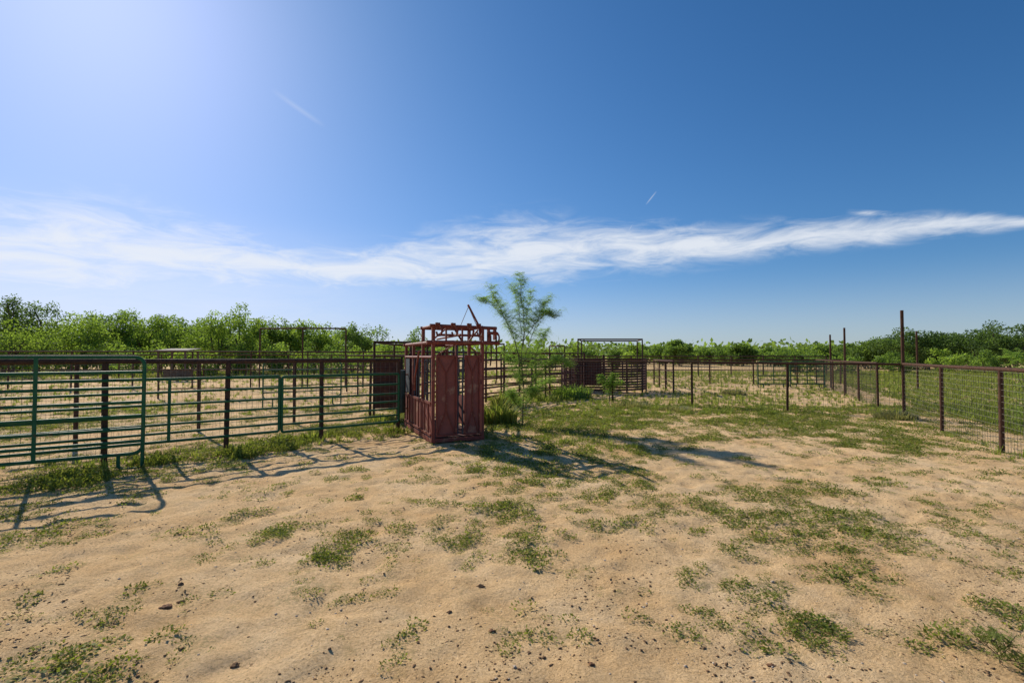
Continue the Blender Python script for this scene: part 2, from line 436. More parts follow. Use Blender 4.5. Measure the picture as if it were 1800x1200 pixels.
singlerock(905, 1178, .018, 'pale_stone', 'pale pebble at the bottom middle of the sand', 'stone', 'stone')
singlerock(1358, 1020, .020, 'pale_stone', 'light stone between the right hand weed patches', 'stone', 'stone')
singlerock(640, 1035, .028, 'clod', 'dark clod left of middle in the open sand', 'dung')
singlerock(790, 1078, .024, 'clod', 'dark clod in the open sand below the chute', 'dung')
singlerock(845, 1030, .036, 'clod', 'largest dark dung clod straight below the chute', 'dung')
singlerock(318, 1135, .026, 'clod', 'dark clod in the lower left corner area, above the bottom clod', 'dung')
singlerock(1355, 1170, .024, 'stone', 'brown stone at the bottom edge below the right weed clump', 'stone', 'stone')

# ------------------------------------------------------------ fences
def wire_span(p, q, z0, z1, dx=.10, dz=.10, r=.0021):
    m = MB(); d = q-p; Ld = d.length; n_ = int(Ld/dx)
    for i in range(1, n_):
        c_ = p+d*(i/n_); m.tube([(c_.x, c_.y, z0), (c_.x, c_.y, z1)], r, 3)
    nz = int((z1-z0)/dz)
    for j in range(nz+1):
        z = z0+(z1-z0)*j/nz; jit = random.uniform(-.006, .006)
        mid = (p+q)/2
        m.tube([(p.x, p.y, z), (mid.x, mid.y, z+jit-.004), (q.x, q.y, z)], r, 3)
    return m
def pipe_fence(name, label, pts, hgt, mt, r=.036, wires=True, rails=(), tall={}, group=None, wz=None, wr=.0021, railmat=None, cat='fence', rr=None):
    root = thing(name, label, cat, (pts[0].x, pts[0].y, 0), group)
    for i, p in enumerate(pts):
        h_ = tall.get(i, hgt); m = MB(); jx = random.uniform(-.02, .02)
        m.tube([(p.x, p.y, -.15), (p.x+jx, p.y, h_-.03)], r*(1.05 if i in tall else 1), 10); m.build('post', mt, root)
    m = MB(); m.tube([(p.x, p.y, hgt+random.uniform(-.012, .012)) for p in pts], r*.95, 10); m.build('top_rail', mt, root)
    for z in rails:
        m = MB(); m.tube([(p.x, p.y, z+random.uniform(-.01, .01)) for p in pts], rr or r*.6, 6); m.build('rail', railmat or mt, root)
    if wires:
        for p, q in zip(pts[:-1], pts[1:]):
            wire_span(p, q, .06, (wz or hgt)-.05, r=wr).build('wire_mesh', 'wire', root)
    return root
pipe_fence('pipe_fence', 'dark pipe and wire fence running from the chute to the left edge, nearest row', P[:6], 1.56, 'darkpipe', .042)
pipe_fence('pipe_fence', 'dark pipe and wire fence behind the green rails, second row on the left', Q[:6], 1.52, 'darkpipe', .036, wr=.0026)
pipe_fence('pipe_fence', 'rusty pipe and square wire fence crossing behind the open sand', A[1:]+[Vector((.3, 19.4))], 1.43, 'rustpipe', .034, wr=.0036)
pipe_fence('pipe_fence', 'rusty pipe and wire fence on the right, from the tall corner post toward the camera', B, 1.43, 'rustpipe', .037, tall={0: 2.9}, wr=.0026)
r_ = thing('pipe_fence', 'short fence bay of rail and wire joining the tall corner post on its left', 'fence', (A[0].x, A[0].y, 0))
m = MB(); m.tube([(A[0].x-.04, A[0].y+.03, 1.42), (A[1].x, A[1].y, 1.42)], .032, 10); m.build('top_rail', 'rustpipe', r_)
wire_span(A[0], A[1], .06, 1.36, r=.0032).build('wire_mesh', 'wire', r_)
pipe_fence('pipe_fence', 'pipe and wire fence going away beyond the tall corner post beside the green field', B2[1:], 1.42, 'rustpipe', .034, wr=.0035)

def panel(label, p0, p1, ztop, zbot, rails, braces, mt='green', r=.026, feet=True, name='tube_gate', group=None, roundtop=.12):
    p0 = Vector(p0); p1 = Vector(p1); d = (p1-p0); Ln = d.length; d.normalize()
    def W(s, z): return (p0.x+d.x*s, p0.y+d.y*s, z)
    root = thing(name, label, 'gate', W(Ln/2, 0), group)
    fr = []; c_ = roundtop
    for (s0, z0, a0) in ((c_, ztop-c_, 180), (Ln-c_, ztop-c_, 90), (Ln-c_, zbot+c_, 0), (c_, zbot+c_, -90)):
        for k_ in range(5):
            an = R(a0-k_*22.5); fr.append(W(s0+c_*math.cos(an), z0+c_*math.sin(an)))
    m = MB(); m.tube(fr, r, 10, closed=True); m.build('frame', mt, root)
    for z in rails:
        m = MB(); m.tube([W(r, z), W(Ln/2, z-.006), W(Ln-r, z)], r*.85, 8); m.build('rail', mt, root)
    for s in braces:
        o1 = Vector((-d.y, d.x))*.028
        if o1.y > 0: o1 = -o1
        a_ = W(s, zbot); b_ = W(s, ztop)
        m = MB(); m.box(((a_[0]+o1.x), a_[1]+o1.y, (zbot+ztop)/2), (.045, .012, ztop-zbot-.02), Matrix.Rotation(math.atan2(d.y, d.x), 3, 'Z')); m.build('brace', mt, root)
    if feet:
        for s, sg in ((0, 1), (Ln, -1)):
            ft = [W(s, zbot+.1), W(s, .05), W(s+sg*.05, .0), W(s+sg*.22, .0), W(s+sg*.28, .05), W(s+sg*.28, zbot)]
            m = MB(); m.tube(ft, r*.95, 8); m.build('foot', mt, root)
    return root
E = Vector(g(250, 822)); dd = Vector((-.85, -.53)).normalized()
panel('green tubular cattle panel at the left edge with round corner, nearest the camera', E+dd*3.1, E, 1.63, .22, [.40, .58, .77, .97, 1.18, 1.41], [1.93])
def LP(t): return P[0]+(P[1]-P[0])*t+Vector((.06, -.07))
panel('long green rail gate on the near left fence posts, left edge to mid fence', LP(5.4), LP(1.49), 1.27, .26, [.40, .54, .69, .86, 1.06], [4.7], roundtop=.035, feet=False, r=.024)
panel('green rail gate on the near left fence reaching the chute', LP(1.46), LP(.02), 1.26, .24, [.38, .52, .67, .84, 1.04], [], roundtop=.035, feet=False, r=.024)
q0 = at(657, 700, 12.6); q1 = at(706, 700, 12.9)
root = thing('sheet_gate', 'brown rusted sheet metal gate left of the red chute', 'gate', (q0.x, q0.y, 0))
m = MB(); dgx = Vector((q1.x-q0.x, q1.y-q0.y)); ang = math.atan2(dgx.y, dgx.x)
m.box(((q0.x+q1.x)/2, (q0.y+q1.y)/2, .93), (dgx.length-.05, .01, 1.30), Matrix.Rotation(ang, 3, 'Z')); m.build('sheet', 'brown_sheet', root)
m = MB(); m.tube([(q0.x, q0.y, .25), (q0.x, q0.y, 1.62), (q1.x, q1.y, 1.62), (q1.x, q1.y, .25)], .03, 8, closed=True)
m.tube([(q0.x, q0.y-.03, .93), (q1.x, q1.y-.03, .93)], .02, 6); m.build('frame', 'darkpipe', root)
def goalframe(label, feet, z, r, mt='darkpipe', extra=(), name='pipe_gateway'):
    f0 = feet[0]; rt = thing(name, label, 'gateway', (f0[0], f0[1], 0))
    for p in feet:
        m = MB(); m.tube([(p[0], p[1], -.1), (p[0], p[1], z-r)], r, 8); m.build('post', mt, rt)
    for i, j in extra:
        m = MB(); a_, b_ = feet[i], feet[j]; m.tube([(a_[0], a_[1], z), (b_[0], b_[1], z)], r*1.02, 8); m.build('crossbar', mt, rt)
    return rt
a1 = at(658, 620, 12.4); a2 = at(722, 620, 12.9); a3 = at(693, 610, 15.5); a4 = at(745, 610, 16)
goalframe('low dark pipe arch over the brown sheet gate', [(a1.x, a1.y), (a2.x, a2.y), (a3.x, a3.y), (a4.x, a4.y)], 2.0, .03, extra=((0, 1), (2, 3), (0, 2)))
a1 = at(457, 600, 25); a2 = at(532, 600, 24.6); a3 = at(608, 600, 25)
goalframe('tall three post pipe gateway in the far pens on the left', [(a1.x, a1.y), (a2.x, a2.y), (a3.x, a3.y)], 3.05, .042, extra=((0, 1), (1, 2)))
a1 = at(1016, 600, 21.5); a2 = at(1129, 600, 21.5); a3 = at(1022, 600, 24); a4 = at(1120, 600, 24)
goalframe('tall square pipe frame standing over the maroon tub', [(a1.x, a1.y), (a2.x, a2.y), (a4.x, a4.y), (a3.x, a3.y)], 2.38, .030, extra=((0, 1), (1, 2), (2, 3), (3, 0)))
for (px, top, Yd, lab) in ((1459, 588, 25, 'thin tall dark pole, leftmost of the tall poles on the right'), (1484, 576, 21, 'tall dark pole second from left among the right hand poles'), (1611, 582, 23, 'tall dark pole standing in the grass right of the tall corner post')):
    t_ = at(px, top, Yd); m = MB(); m.tube([(t_.x, t_.y, -.1), (t_.x, t_.y, t_.z)], .045, 8, .04)
    tag(m.build('tall_pole', 'rustpipe', None, (t_.x, t_.y, 0)), lab, 'pole')

def seg(a_, b_, n_): a_ = Vector(a_); b_ = Vector(b_); return [a_+(b_-a_)*i/n_ for i in range(n_+1)]
pipe_fence('corral_fence', 'long dark rail corral fence across the far left pens', seg((-27, 23), (-5, 25.5), 8), 1.85, 'darkpipe', .038, wires=False, rails=(.5, .95, 1.4), rr=.022)
pipe_fence('corral_fence', 'rail fence in the left pen in front of the far corral', seg((-13.5, 18.5), (-6.2, 19.5), 3), 1.5, 'darkpipe', .034, wires=False, rails=(.4, .77, 1.12), rr=.02)
pipe_fence('corral_fence', 'farthest thin rail fence on the left before the trees', seg((-45, 36), (-4, 36), 13), 1.7, 'rustpipe', .04, wires=False, rails=(.6, 1.15), rr=.025)
pipe_fence('corral_fence', 'rail fence between the gateway and the chute alley', seg((-7.5, 22), (-1.8, 20), 3), 1.65, 'darkpipe', .036, wires=False, rails=(.4, .8, 1.2), rr=.022)
pipe_fence('corral_fence', 'dark rail fence between the young tree and the maroon tub, behind the alley', seg((-.5, 22.5), (2.4, 23.4), 2), 1.75, 'darkpipe', .04, wires=False, rails=(.35, .65, .95, 1.25, 1.5), rr=.03)
pipe_fence('pen_fence', 'thin pipe fence across the back of the right hand pen', seg((6.4, 28), (19, 28), 5), 1.42, 'rustpipe', .042, wires=True, wr=.004)
pipe_fence('pen_fence', 'pipe fence dividing the right hand pen from front to back', seg((7.0, 21), (8.2, 28), 3), 1.42, 'rustpipe', .04, wires=False, rails=(.5, .95))
pipe_fence('pen_fence', 'far dark rail fence near the horizon behind the tub', seg((4, 38), (26, 40), 8), 1.6, 'darkpipe', .05, wires=False, rails=(.5, 1.0), rr=.035)
def wx(px, Yd): return at(px, 640, Yd).x
panel('dark green cattle panel in the right pen, left one of the pair', (wx(1332, 25), 25), (wx(1386, 25), 25), 1.35, .2, [.42, .62, .85, 1.1], [.8], 'green_dark', .03)
panel('dark green cattle panel in the right pen, right one of the pair', (wx(1389, 25), 25), (wx(1445, 25), 24.8), 1.35, .2, [.42, .62, .85, 1.1], [.8], 'green_dark', .03)
panel('green cattle panel in the left pen just beyond the second fence', (wx(463, 15), 15), (wx(600, 16.5), 16.5), 1.45, .3, [.5, .7, .95, 1.2], [], 'green', .022)

def railrun(root, path, zt, rails, mt, r=.028, sheet=None, pr=.04):
    for i, p in enumerate(path):
        if i % 2 == 0:
            m = MB(); m.tube([(p[0], p[1], -.1), (p[0], p[1], zt)], pr, 8); m.build('post', mt, root)
    for z in rails:
        m = MB(); m.tube([(p[0], p[1], z) for p in path], r, 8); m.build('rail', mt, root)
def offs(path, d_):
    out = []
    for i, p in enumerate(path):
        a_ = Vector(path[max(i-1, 0)]); b_ = Vector(path[min(i+1, len(path)-1)]); t_ = (b_-a_).normalized()
        out.append((p[0]+t_.y*d_, p[1]-t_.x*d_))
    return out
ctl = [(-2.05, 11.7), (-2.0, 13.5), (-1.5, 15.3), (-.6, 17), (.6, 18.8), (1.9, 20.4), (2.9, 21.6)]
path = []
for i in range(len(ctl)-1):
    a_ = Vector(ctl[i]); b_ = Vector(ctl[i+1])
    path += [tuple(a_), tuple((a_+b_)/2)]
path.append(ctl[-1])
al = thing('cattle_alley', 'curved narrow alley of dark maroon rails from the back of the chute to the tub', 'cattle alley', (-2.05, 11.7, 0))
for sgn in (-.38, .38):
    railrun(al, offs(path, sgn), 1.75, (.3, .6, .9, 1.2, 1.5, 1.75), 'maroon_dark')
for i in (2, 6, 10):
    L_ = offs(path, -.38)[i]; R_ = offs(path, .38)[i]
    m = MB(); m.tube([(L_[0], L_[1], 1.7), (L_[0], L_[1], 2.05), (R_[0], R_[1], 2.05), (R_[0], R_[1], 1.7)], .03, 8); m.build('overhead_hoop', 'maroon_dark', al)
tub = thing('crowding_tub', 'round maroon slatted crowding tub under the square pipe frame', 'crowding tub', (4.35, 22.6, 0))
cx, cy, rad = 4.35, 23.0, 1.95
arc = [(cx+rad*math.cos(R(a_)), cy+rad*math.sin(R(a_))) for a_ in range(170, 380, 10)]
for i, p in enumerate(arc):
    if i % 3 == 0:
        m = MB(); m.tube([(p[0], p[1], 0), (p[0], p[1], 1.5)], .04, 8); m.build('post', 'maroon_dark', tub)
m = MB()
for i in range(len(arc)-1):
    a_, b_ = Vector(arc[i]), Vector(arc[i+1]); c_ = (a_+b_)/2
    an = math.atan2(b_.y-a_.y, b_.x-a_.x)
    for j in range(12):
        m.box((c_.x, c_.y, .16+j*.113), ((b_-a_).length, .012, .085), Matrix.Rotation(an, 3, 'Z'))
m.build('slat_wall', 'maroon_dark', tub)
m = MB(); m.tube([(p[0], p[1], 1.5) for p in arc], .035, 8); m.build('top_rail', 'maroon_dark', tub)
m = MB(); m.bar((cx, cy, .1), (cx, cy, 1.7), .09); m.build('centre_post', 'maroon_dark', tub)
m = MB(); m.box((cx-.9, cy-.2, .85), (1.75, .03, 1.2), Matrix.Rotation(R(20), 3, 'Z')); m.build('swing_gate', 'brown_sheet', tub)

# ------------------------------------------------------------ squeeze chute
W_, L_ = 1.05, 2.6
ch = thing('squeeze_chute', 'tall maroon steel cattle squeeze chute with levers on top, standing at the fence end', 'squeeze chute', (-1.5, 9.05, 0))
OFF[ch.name] = (0, 0, 0)
def part(name, m, mt='maroon', parent=ch, label=None):
    o = m.build(name, mt, parent)
    if label: o['label'] = label
    return o
m = MB()
for x_ in (.04, W_-.04): m.box((x_, L_/2, .06), (.08, L_, .08))
for y_ in (.04, L_/2, L_-.04): m.box((W_/2, y_, .062), (W_-.16, .07, .07))
part('base_frame', m)
m = MB(); m.box((W_/2, L_/2, .11), (W_-.12, L_-.1, .012)); part('floor_plate', m, 'maroon_dark')
for x_ in (.035, W_-.035):
    for y_, zt in ((.035, 2.18), (.85, 2.18), (1.75, 1.9), (L_-.035, 1.9)):
        m = MB(); m.box((x_, y_, zt/2+.04), (.06, .06, zt-.02)); part('upright', m)
for x_ in (.035, W_-.035):
    m = MB(); m.tube([(x_, -.05, 1.9), (x_, L_+.05, 1.9)], .038, 10); part('side_top_pipe', m)
m = MB(); m.tube([(-.1, 0, 1.9), (1.36, 0, 1.9)], .04, 10); part('front_crossbeam', m)
m = MB(); m.tube([(-.03, L_, 1.9), (W_+.03, L_, 1.9)], .036, 10); part('rear_crossbeam', m)
m = MB(); m.tube([(-.04, .0, 2.215), (1.30, .0, 2.19)], .034, 10); part('upper_crossbeam', m)
m = MB(); m.tube([(-.02, .85, 2.21), (1.12, .85, 2.21)], .034, 10); part('upper_crossbeam', m)
for x_ in (.03, W_-.03):
    m = MB(); m.tube([(x_, .04, 2.21), (x_, .82, 2.21)], .03, 8); part('upper_side_pipe', m)
for i, x_ in enumerate((.12, .42, .74, .93)):
    m = MB(); z0 = 2.2
    m.box((x_-.02, -.045, z0+.02), (.09, .03, .10))
    pts = [(x_-.05, -.06, z0+.06), (x_, -.09, z0+.02), (x_+.05, -.10, z0-.08), (x_+.03, -.09, z0-.17), (x_-.03, -.07, z0-.18), (x_-.05, -.06, z0-.10)]
    m.tube(pts, .021, 6); part('hook', m)
for (a_, b_) in (((.95, .1, 2.16), (.76, .1, 1.93)), ((.55, .4, 2.2), (.82, .72, 1.95)), ((.28, .02, 1.93), (.28, .02, 2.18)), ((.60, .02, 1.93), (.60, .02, 2.18)), ((.10, .5, 1.93), (.40, .5, 2.18))):
    m = MB(); m.bar(a_, b_, .03); part('linkage_arm', m)
m = MB(); m.tube([(.2, .42, 2.06), (1.1, .42, 2.06)], .024, 8); part('control_shaft', m)
m = MB(); m.tube([(.55, -.02, 2.05), (.55, 1.7, 2.02)], .022, 8); part('control_shaft', m)
m = MB(); m.tube([(.98, .08, 2.2), (.72, .04, 2.64)], .021, 8); m.tube([(.98, .08, 2.2), (1.0, .1, 1.95)], .025, 8); part('lever', m)
m = MB(); m.tube([(.73, .04, 2.6), (.60, .15, 2.22)], .006, 5); m.tube([(.73, .04, 2.6), (.88, -.02, 2.23)], .006, 5); part('rope', m, 'rope')
m = MB(); m.box((1.14, .02, 2.05), (.04, .08, .28)); m.box((1.27, .02, 2.07), (.035, .1, .22)); m.tube([(1.1, -.03, 2.1), (1.32, -.03, 2.08)], .03, 8); part('latch_housing', m)
for x_, y_, zb in ((1.20, .05, 1.45), (1.31, .03, 1.1)):
    m = MB(); m.tube([(x_, y_, 2.05), (x_+.01, y_, zb+.15), (x_-.02, y_-.02, zb)], .014, 6); part('pull_handle', m, 'maroon_dark')
m = MB()
pts = [(1.24+.10*math.cos(R(a_)), -.05, 2.0+.12*math.sin(R(a_))) for a_ in range(-60, 200, 20)]
m.tube(pts, .016, 6); part('curved_latch', m)
def door(x0, x1, name='head_gate_door', y_=.02, z0=.13, z1=1.66):
    m = MB(); m.box(((x0+x1)/2, y_+.02, (z0+z1)/2), (x1-x0-.02, .008, z1-z0-.02)); d_ = part(name, m, 'maroon_sheet')
    m = MB(); w = .035
    m.box((x0+w/2, y_, (z0+z1)/2), (w, .03, z1-z0)); m.box((x1-w/2, y_, (z0+z1)/2), (w, .03, z1-z0))
    for z in (z0+w/2, z1-w/2): m.box(((x0+x1)/2, y_-.002, z), (x1-x0-2*w, .026, w))
    zm = z0+.50
    m.bar((x0+.05, y_+.003, z0+.05), ((x0+x1)/2, y_+.003, zm), .02); m.bar((x1-.05, y_+.003, z0+.05), ((x0+x1)/2, y_+.003, zm-.004), .018)
    m.bar((x0+.05, y_+.003, z1-.05), ((x0+x1)/2, y_+.003, z1-.35), .018); m.bar((x1-.05, y_+.003, z1-.05), ((x0+x1)/2, y_+.003, z1-.354), .016)
    m.box(((x0+x1)/2, y_+.001, (zm+z1-.35)/2), (.02, .02, z1-.35-zm))
    m.build('door_frame', 'maroon', d_)
    return d_
door(.085, .50); door(.65, .975)
for s_, x_ in ((1, .525), (-1, .625)):
    m = MB(); m.tube([(x_, .06, .15), (x_+s_*.008, .06, .6), (x_-s_*.0, .06, 1.1), (x_-s_*.02, .06, 1.5), (x_, .06, 1.86)], .016, 8); part('neck_bar', m, 'blue_dark')
for (a_, b_) in (((.10, .03, 1.66), (.46, .03, 1.87)), ((.96, .03, 1.66), (.69, .03, 1.87))):
    m = MB(); m.bar(a_, b_, .024); part('top_brace', m)
for x_, sx in ((.02, -1), (W_-.02, 1)):
    m = MB(); m.box((x_, L_/2, .45), (.01, L_-.18, .60)); sp = part('side_panel', m, 'maroon_sheet')
    m = MB()
    for y_ in (.3, .6, 1.15, 1.45, 2.05, 2.3): m.box((x_+sx*.012, y_, .45), (.02, .03, .58))
    for z in (.16, .76): m.box((x_+sx*.016, L_/2, z), (.03, L_-.16, .045))
    m.build('rib', 'maroon', sp)
    for k_ in range(7):
        y_ = .18+k_*.235
        m = MB(); m.tube([(x_, y_, .78), (x_, y_, 1.62)], .012, 6); part('side_bar', m, 'blue_dark')
    m = MB(); m.tube([(x_, .05, 1.62), (x_, L_-.05, 1.62)], .026, 8); part('side_mid_pipe', m)
    m = MB(); m.box((x_, 2.3, 1.2), (.01, .4, .78)); part('rear_side_sheet', m, 'blue_dark')
for x0, x1 in ((.09, .34), (.80, .96)):
    m = MB(); m.box(((x0+x1)/2, L_-.03, .95), (x1-x0, .012, 1.5)); part('tail_gate_leaf', m, 'maroon_dark')
m = MB(); m.tube([(-.14, 2.25, .36), (-.14, 2.25, 1.32)], .095, 16); dr = part('side_drum', m, 'teal', label='dark teal upright cylinder on the left side')
m = MB()
for z in (.45, 1.22): m.box((-.03, 2.25, z), (.16, .04, .03))
m.build('bracket', 'maroon', dr)
m = MB(); m.tube([(-.1, .62, 1.75), (-.12, .9, 1.2), (-.1, 1.0, .95)], .02, 6); part('side_lever', m)
ch.rotation_euler = (0, 0, math.atan2(.40, .917))

# ------------------------------------------------------------ feeder shed
s0 = at(314, 615, 33)
sh = thing('open_shed', 'small low open shed with dull tin roof far off on the left', 'shed', (s0.x, 33, 0))
m = MB(); m.box((s0.x, 33, 2.06), (2.1, 1.6, .05), Matrix.Rotation(R(5), 3, 'X')); m.box((s0.x, 32.18, 1.97), (2.1, .04, .10)); m.build('roof', 'tin', sh)
for dx in (-.9, .9):
    for dy in (-.65, .65):
        m = MB(); m.box((s0.x+dx, 33+dy, .95), (.1, .1, 2.0)); m.build('post', 'wood', sh)
m = MB(); m.box((s0.x, 33, .45), (1.5, .7, .5)); m.build('trough', 'wood', sh)

# ------------------------------------------------------------ trees
def crown(cx, cy, z0, z1, rx, nclump, nleaf, lsz, ry=None, flat=1.0):
    ry = ry or rx; cz = (z0+z1)/2; rz = (z1-z0)/2
    cs, rs = [], []
    while len(cs) < nclump:
        p = rng.uniform(-1, 1, 3)
        if np.dot(p, p) > 1: continue
        rr = rng.uniform(.16, .38)
        p = p*(1-rr*.4)
        cs.append((cx+p[0]*rx, cy+p[1]*ry, cz+p[2]*rz)); rs.append(rr)
    cs = np.array(cs); rs = np.array(rs)
    w = rs**2; w /= w.sum()
    idx = rng.choice(nclump, nleaf, p=w)
    u = unit(nleaf); rad = rng.uniform(.15, 1.15, nleaf)**.55
    p = cs[idx]+u*(rs[idx]*rad)[:, None]*np.array([rx, ry, max(rz, rx*.6)])[None]
    d = unit(nleaf)*.8+u*.45+np.array([0, 0, -.05]); d /= np.linalg.norm(d, axis=1, keepdims=True)
    v, f = leafquads(p-d*lsz*.4, d, unit(nleaf), lsz*rng.uniform(.5, 1.35, nleaf), lsz*rng.uniform(.4, .85, nleaf))
    ct = rng.uniform(0, .75, nclump)
    t = np.clip(ct[idx]+rng.uniform(-.1, .2, nleaf)+u[:, 2]*.15, 0, 1)
    return v, f, np.repeat(t, 4), cs
def tree(px, top, Yd, wpx, mt, label, group=None, name='mesquite_tree', base=.12, leaf=None, dens=1.0, cat='tree'):
    tp = at(px, top, Yd); x0 = tp.x; h = tp.z; rx = wpx/2*Yd/F
    root = thing(name, label, cat, (x0, Yd, 0), group)
    leaf = leaf or max(.14, Yd*.0044)
    nl = int(min(9000, 1200+rx*h*240)*dens)
    v, f, t, cs = crown(x0, Yd, h*base, h*1.03, rx, int(16+rx*6), nl, leaf, ry=rx*.8)
    v[:, 2] = np.maximum(v[:, 2], .02)
    npmesh('crown', v, f, mt, t, root)
    m = MB(); order = sorted(range(len(cs)), key=lambda i: random.random())[:6]
    for s in range(3 if h > 3 else 2):
        bx = x0+random.uniform(-.25, .25); ex = x0+random.uniform(-.5, .5)*rx
        m.tube([(bx, Yd, -.1), ((bx+ex)/2+random.uniform(-.15, .15), Yd, h*.28), (ex, Yd+random.uniform(-.3, .3), h*.55)], .035*h*.5, 7, .015*h*.5)
        for i in order[s*2:s*2+2]:
            c_ = cs[i]; m.tube([((bx+ex)/2, Yd, h*.30), ((ex+c_[0])/2, (Yd+c_[1])/2, (h*.5+c_[2])/2), tuple(c_)], .012*h, 6, .004*h)
    m.build('trunk', 'bark', root)
    return root
tree(8, 520, 42, 90, 'tree_dark', 'dark tree cut by the left edge of the picture')
tree(66, 526, 45, 110, 'tree_dark', 'tall dark tree second from the left edge', dens=.6)
tree(28, 562, 38, 130, 'tree_light', 'bright green mesquite in front of the dark left edge trees')
tree(150, 548, 46, 140, 'tree_light', 'broad bright mesquite right of the dark left trees')
tree(205, 543, 52, 120, 'tree_mid', 'rounded tree left of the low tin roofed shed')
tree(262, 552, 50, 110, 'tree_light', 'mesquite tree just behind and left of the tin roofed shed')
tree(325, 547, 55, 120, 'tree_mid', 'rounded green tree directly behind the tin roofed shed')
tree(385, 544, 44, 110, 'tree_light', 'tall bright feathery mesquite between shed and gateway')
tree(430, 545, 46, 90, 'tree_light', 'tall bright mesquite close to the left post of the gateway')
tree(492, 568, 52, 100, 'tree_mid', 'tree seen through the left half of the pipe gateway')
tree(548, 556, 50, 80, 'tree_light', 'upright tree seen through the right half of the pipe gateway')
tree(618, 570, 48, 80, 'tree_mid', 'rounded tree just right of the pipe gateway')
tree(668, 604, 60, 70, 'tree_mid', 'low tree above the brown sheet gate')
tree(738, 578, 42, 50, 'tree_mid', 'small tree rising behind the left side of the chute')
tree(1600, 582, 55, 120, 'tree_dark', 'dark tree between the tall corner post and the next pole')
tree(1545, 596, 60, 90, 'tree_mid', 'tree left of the tall corner post on the right')
tree(1655, 588, 60, 100, 'tree_dark', 'dark tree right of the rightmost pole')
tree(1712, 576, 52, 130, 'tree_dark', 'large dark tree near the right end of the treeline')
tree(1778, 566, 48, 130, 'tree_dark', 'tallest dark tree at the right edge of the treeline')
tree(1195, 600, 75, 60, 'tree_mid', 'round topped tree on the horizon right of the square frame')
tree(1305, 605, 75, 50, 'tree_mid', 'small round tree on the horizon right of centre')
tree(1500, 604, 65, 70, 'tree_mid', 'low tree behind the second tall pole on the right')
random.seed(3)
for px in range(-10, 660, 32):
    Yd = random.uniform(50, 64)
    tree(px+random.uniform(-10, 10), random.uniform(560, 584), Yd, random.uniform(90, 130), random.choice(['tree_light', 'tree_mid', 'tree_mid']), 'one of the lower mesquites that fill the left treeline behind the taller trees', 'lower mesquites in the left treeline', dens=.6, base=.02)
for px in range(0, 760, 40):
    Yd = random.uniform(39, 46)
    tree(px+random.uniform(-18, 18), random.uniform(598, 614), Yd, random.uniform(50, 100), random.choice(['tree_light', 'tree_light', 'tree_mid']), 'low bright shrub in the row in front of the left treeline', 'low bright shrubs before the left treeline', name='shrub', base=0, dens=.7, cat='shrub')
for px in range(1130, 1560, 28):
    Yd = random.uniform(72, 95)
    tree(px+random.uniform(-10, 10), random.uniform(604, 614), Yd, random.uniform(50, 90), random.choice(['tree_mid', 'tree_light', 'tree_mid']), 'low tree on the horizon between the square frame and the tall poles', 'low trees along the middle right horizon', base=.02, dens=.6)
for px in range(1530, 1830, 30):
    Yd = random.uniform(58, 68)
    tree(px+random.uniform(-10, 10), random.uniform(586, 600), Yd, random.uniform(80, 110), random.choice(['tree_mid', 'tree_dark']), 'lower tree filling the right hand treeline behind the tall poles', 'lower trees in the right treeline', base=.02, dens=.7)
for px in range(1390, 1800, 52):
    Yd = random.uniform(38, 48)
    tree(px+random.uniform(-20, 20), random.uniform(610, 620), Yd, random.uniform(36, 90), random.choice(['tree_mid', 'tree_light']), 'low shrub in the grass before the right treeline', 'low shrubs before the right treeline', name='shrub', base=0, dens=.7, cat='shrub')
for px in range(900, 1130, 36):
    Yd = random.uniform(50, 70)
    tree(px+random.uniform(-12, 12), random.uniform(607, 617), Yd, random.uniform(40, 70), random.choice(['tree_mid', 'tree_light']), 'low green bush on the horizon behind the tub and alley', 'low bushes behind the tub', name='shrub', base=0, dens=.6, cat='shrub')
n = 42000
x = rng.uniform(-330, 330, n); y = rng.uniform(105, 210, n)
hcan = 2.2+4.2*fbm(x*.09, y*.05, 55, 4)
z = hcan*rng.uniform(0, 1, n)**.6
d = unit(n)
v, f = leafquads(np.stack([x, y, z], 1), d, unit(n), rng.uniform(.7, 1.6, n), rng.uniform(.5, 1.1, n))
tag(npmesh('distant_woodland', v, f, 'tree_mid', np.repeat(np.clip(fbm(x*.15, y*.15, 8, 3)+rng.uniform(-.2, .2, n), 0, 1), 4)), 'distant green brush country along the horizon', 'woodland', kind='stuff')

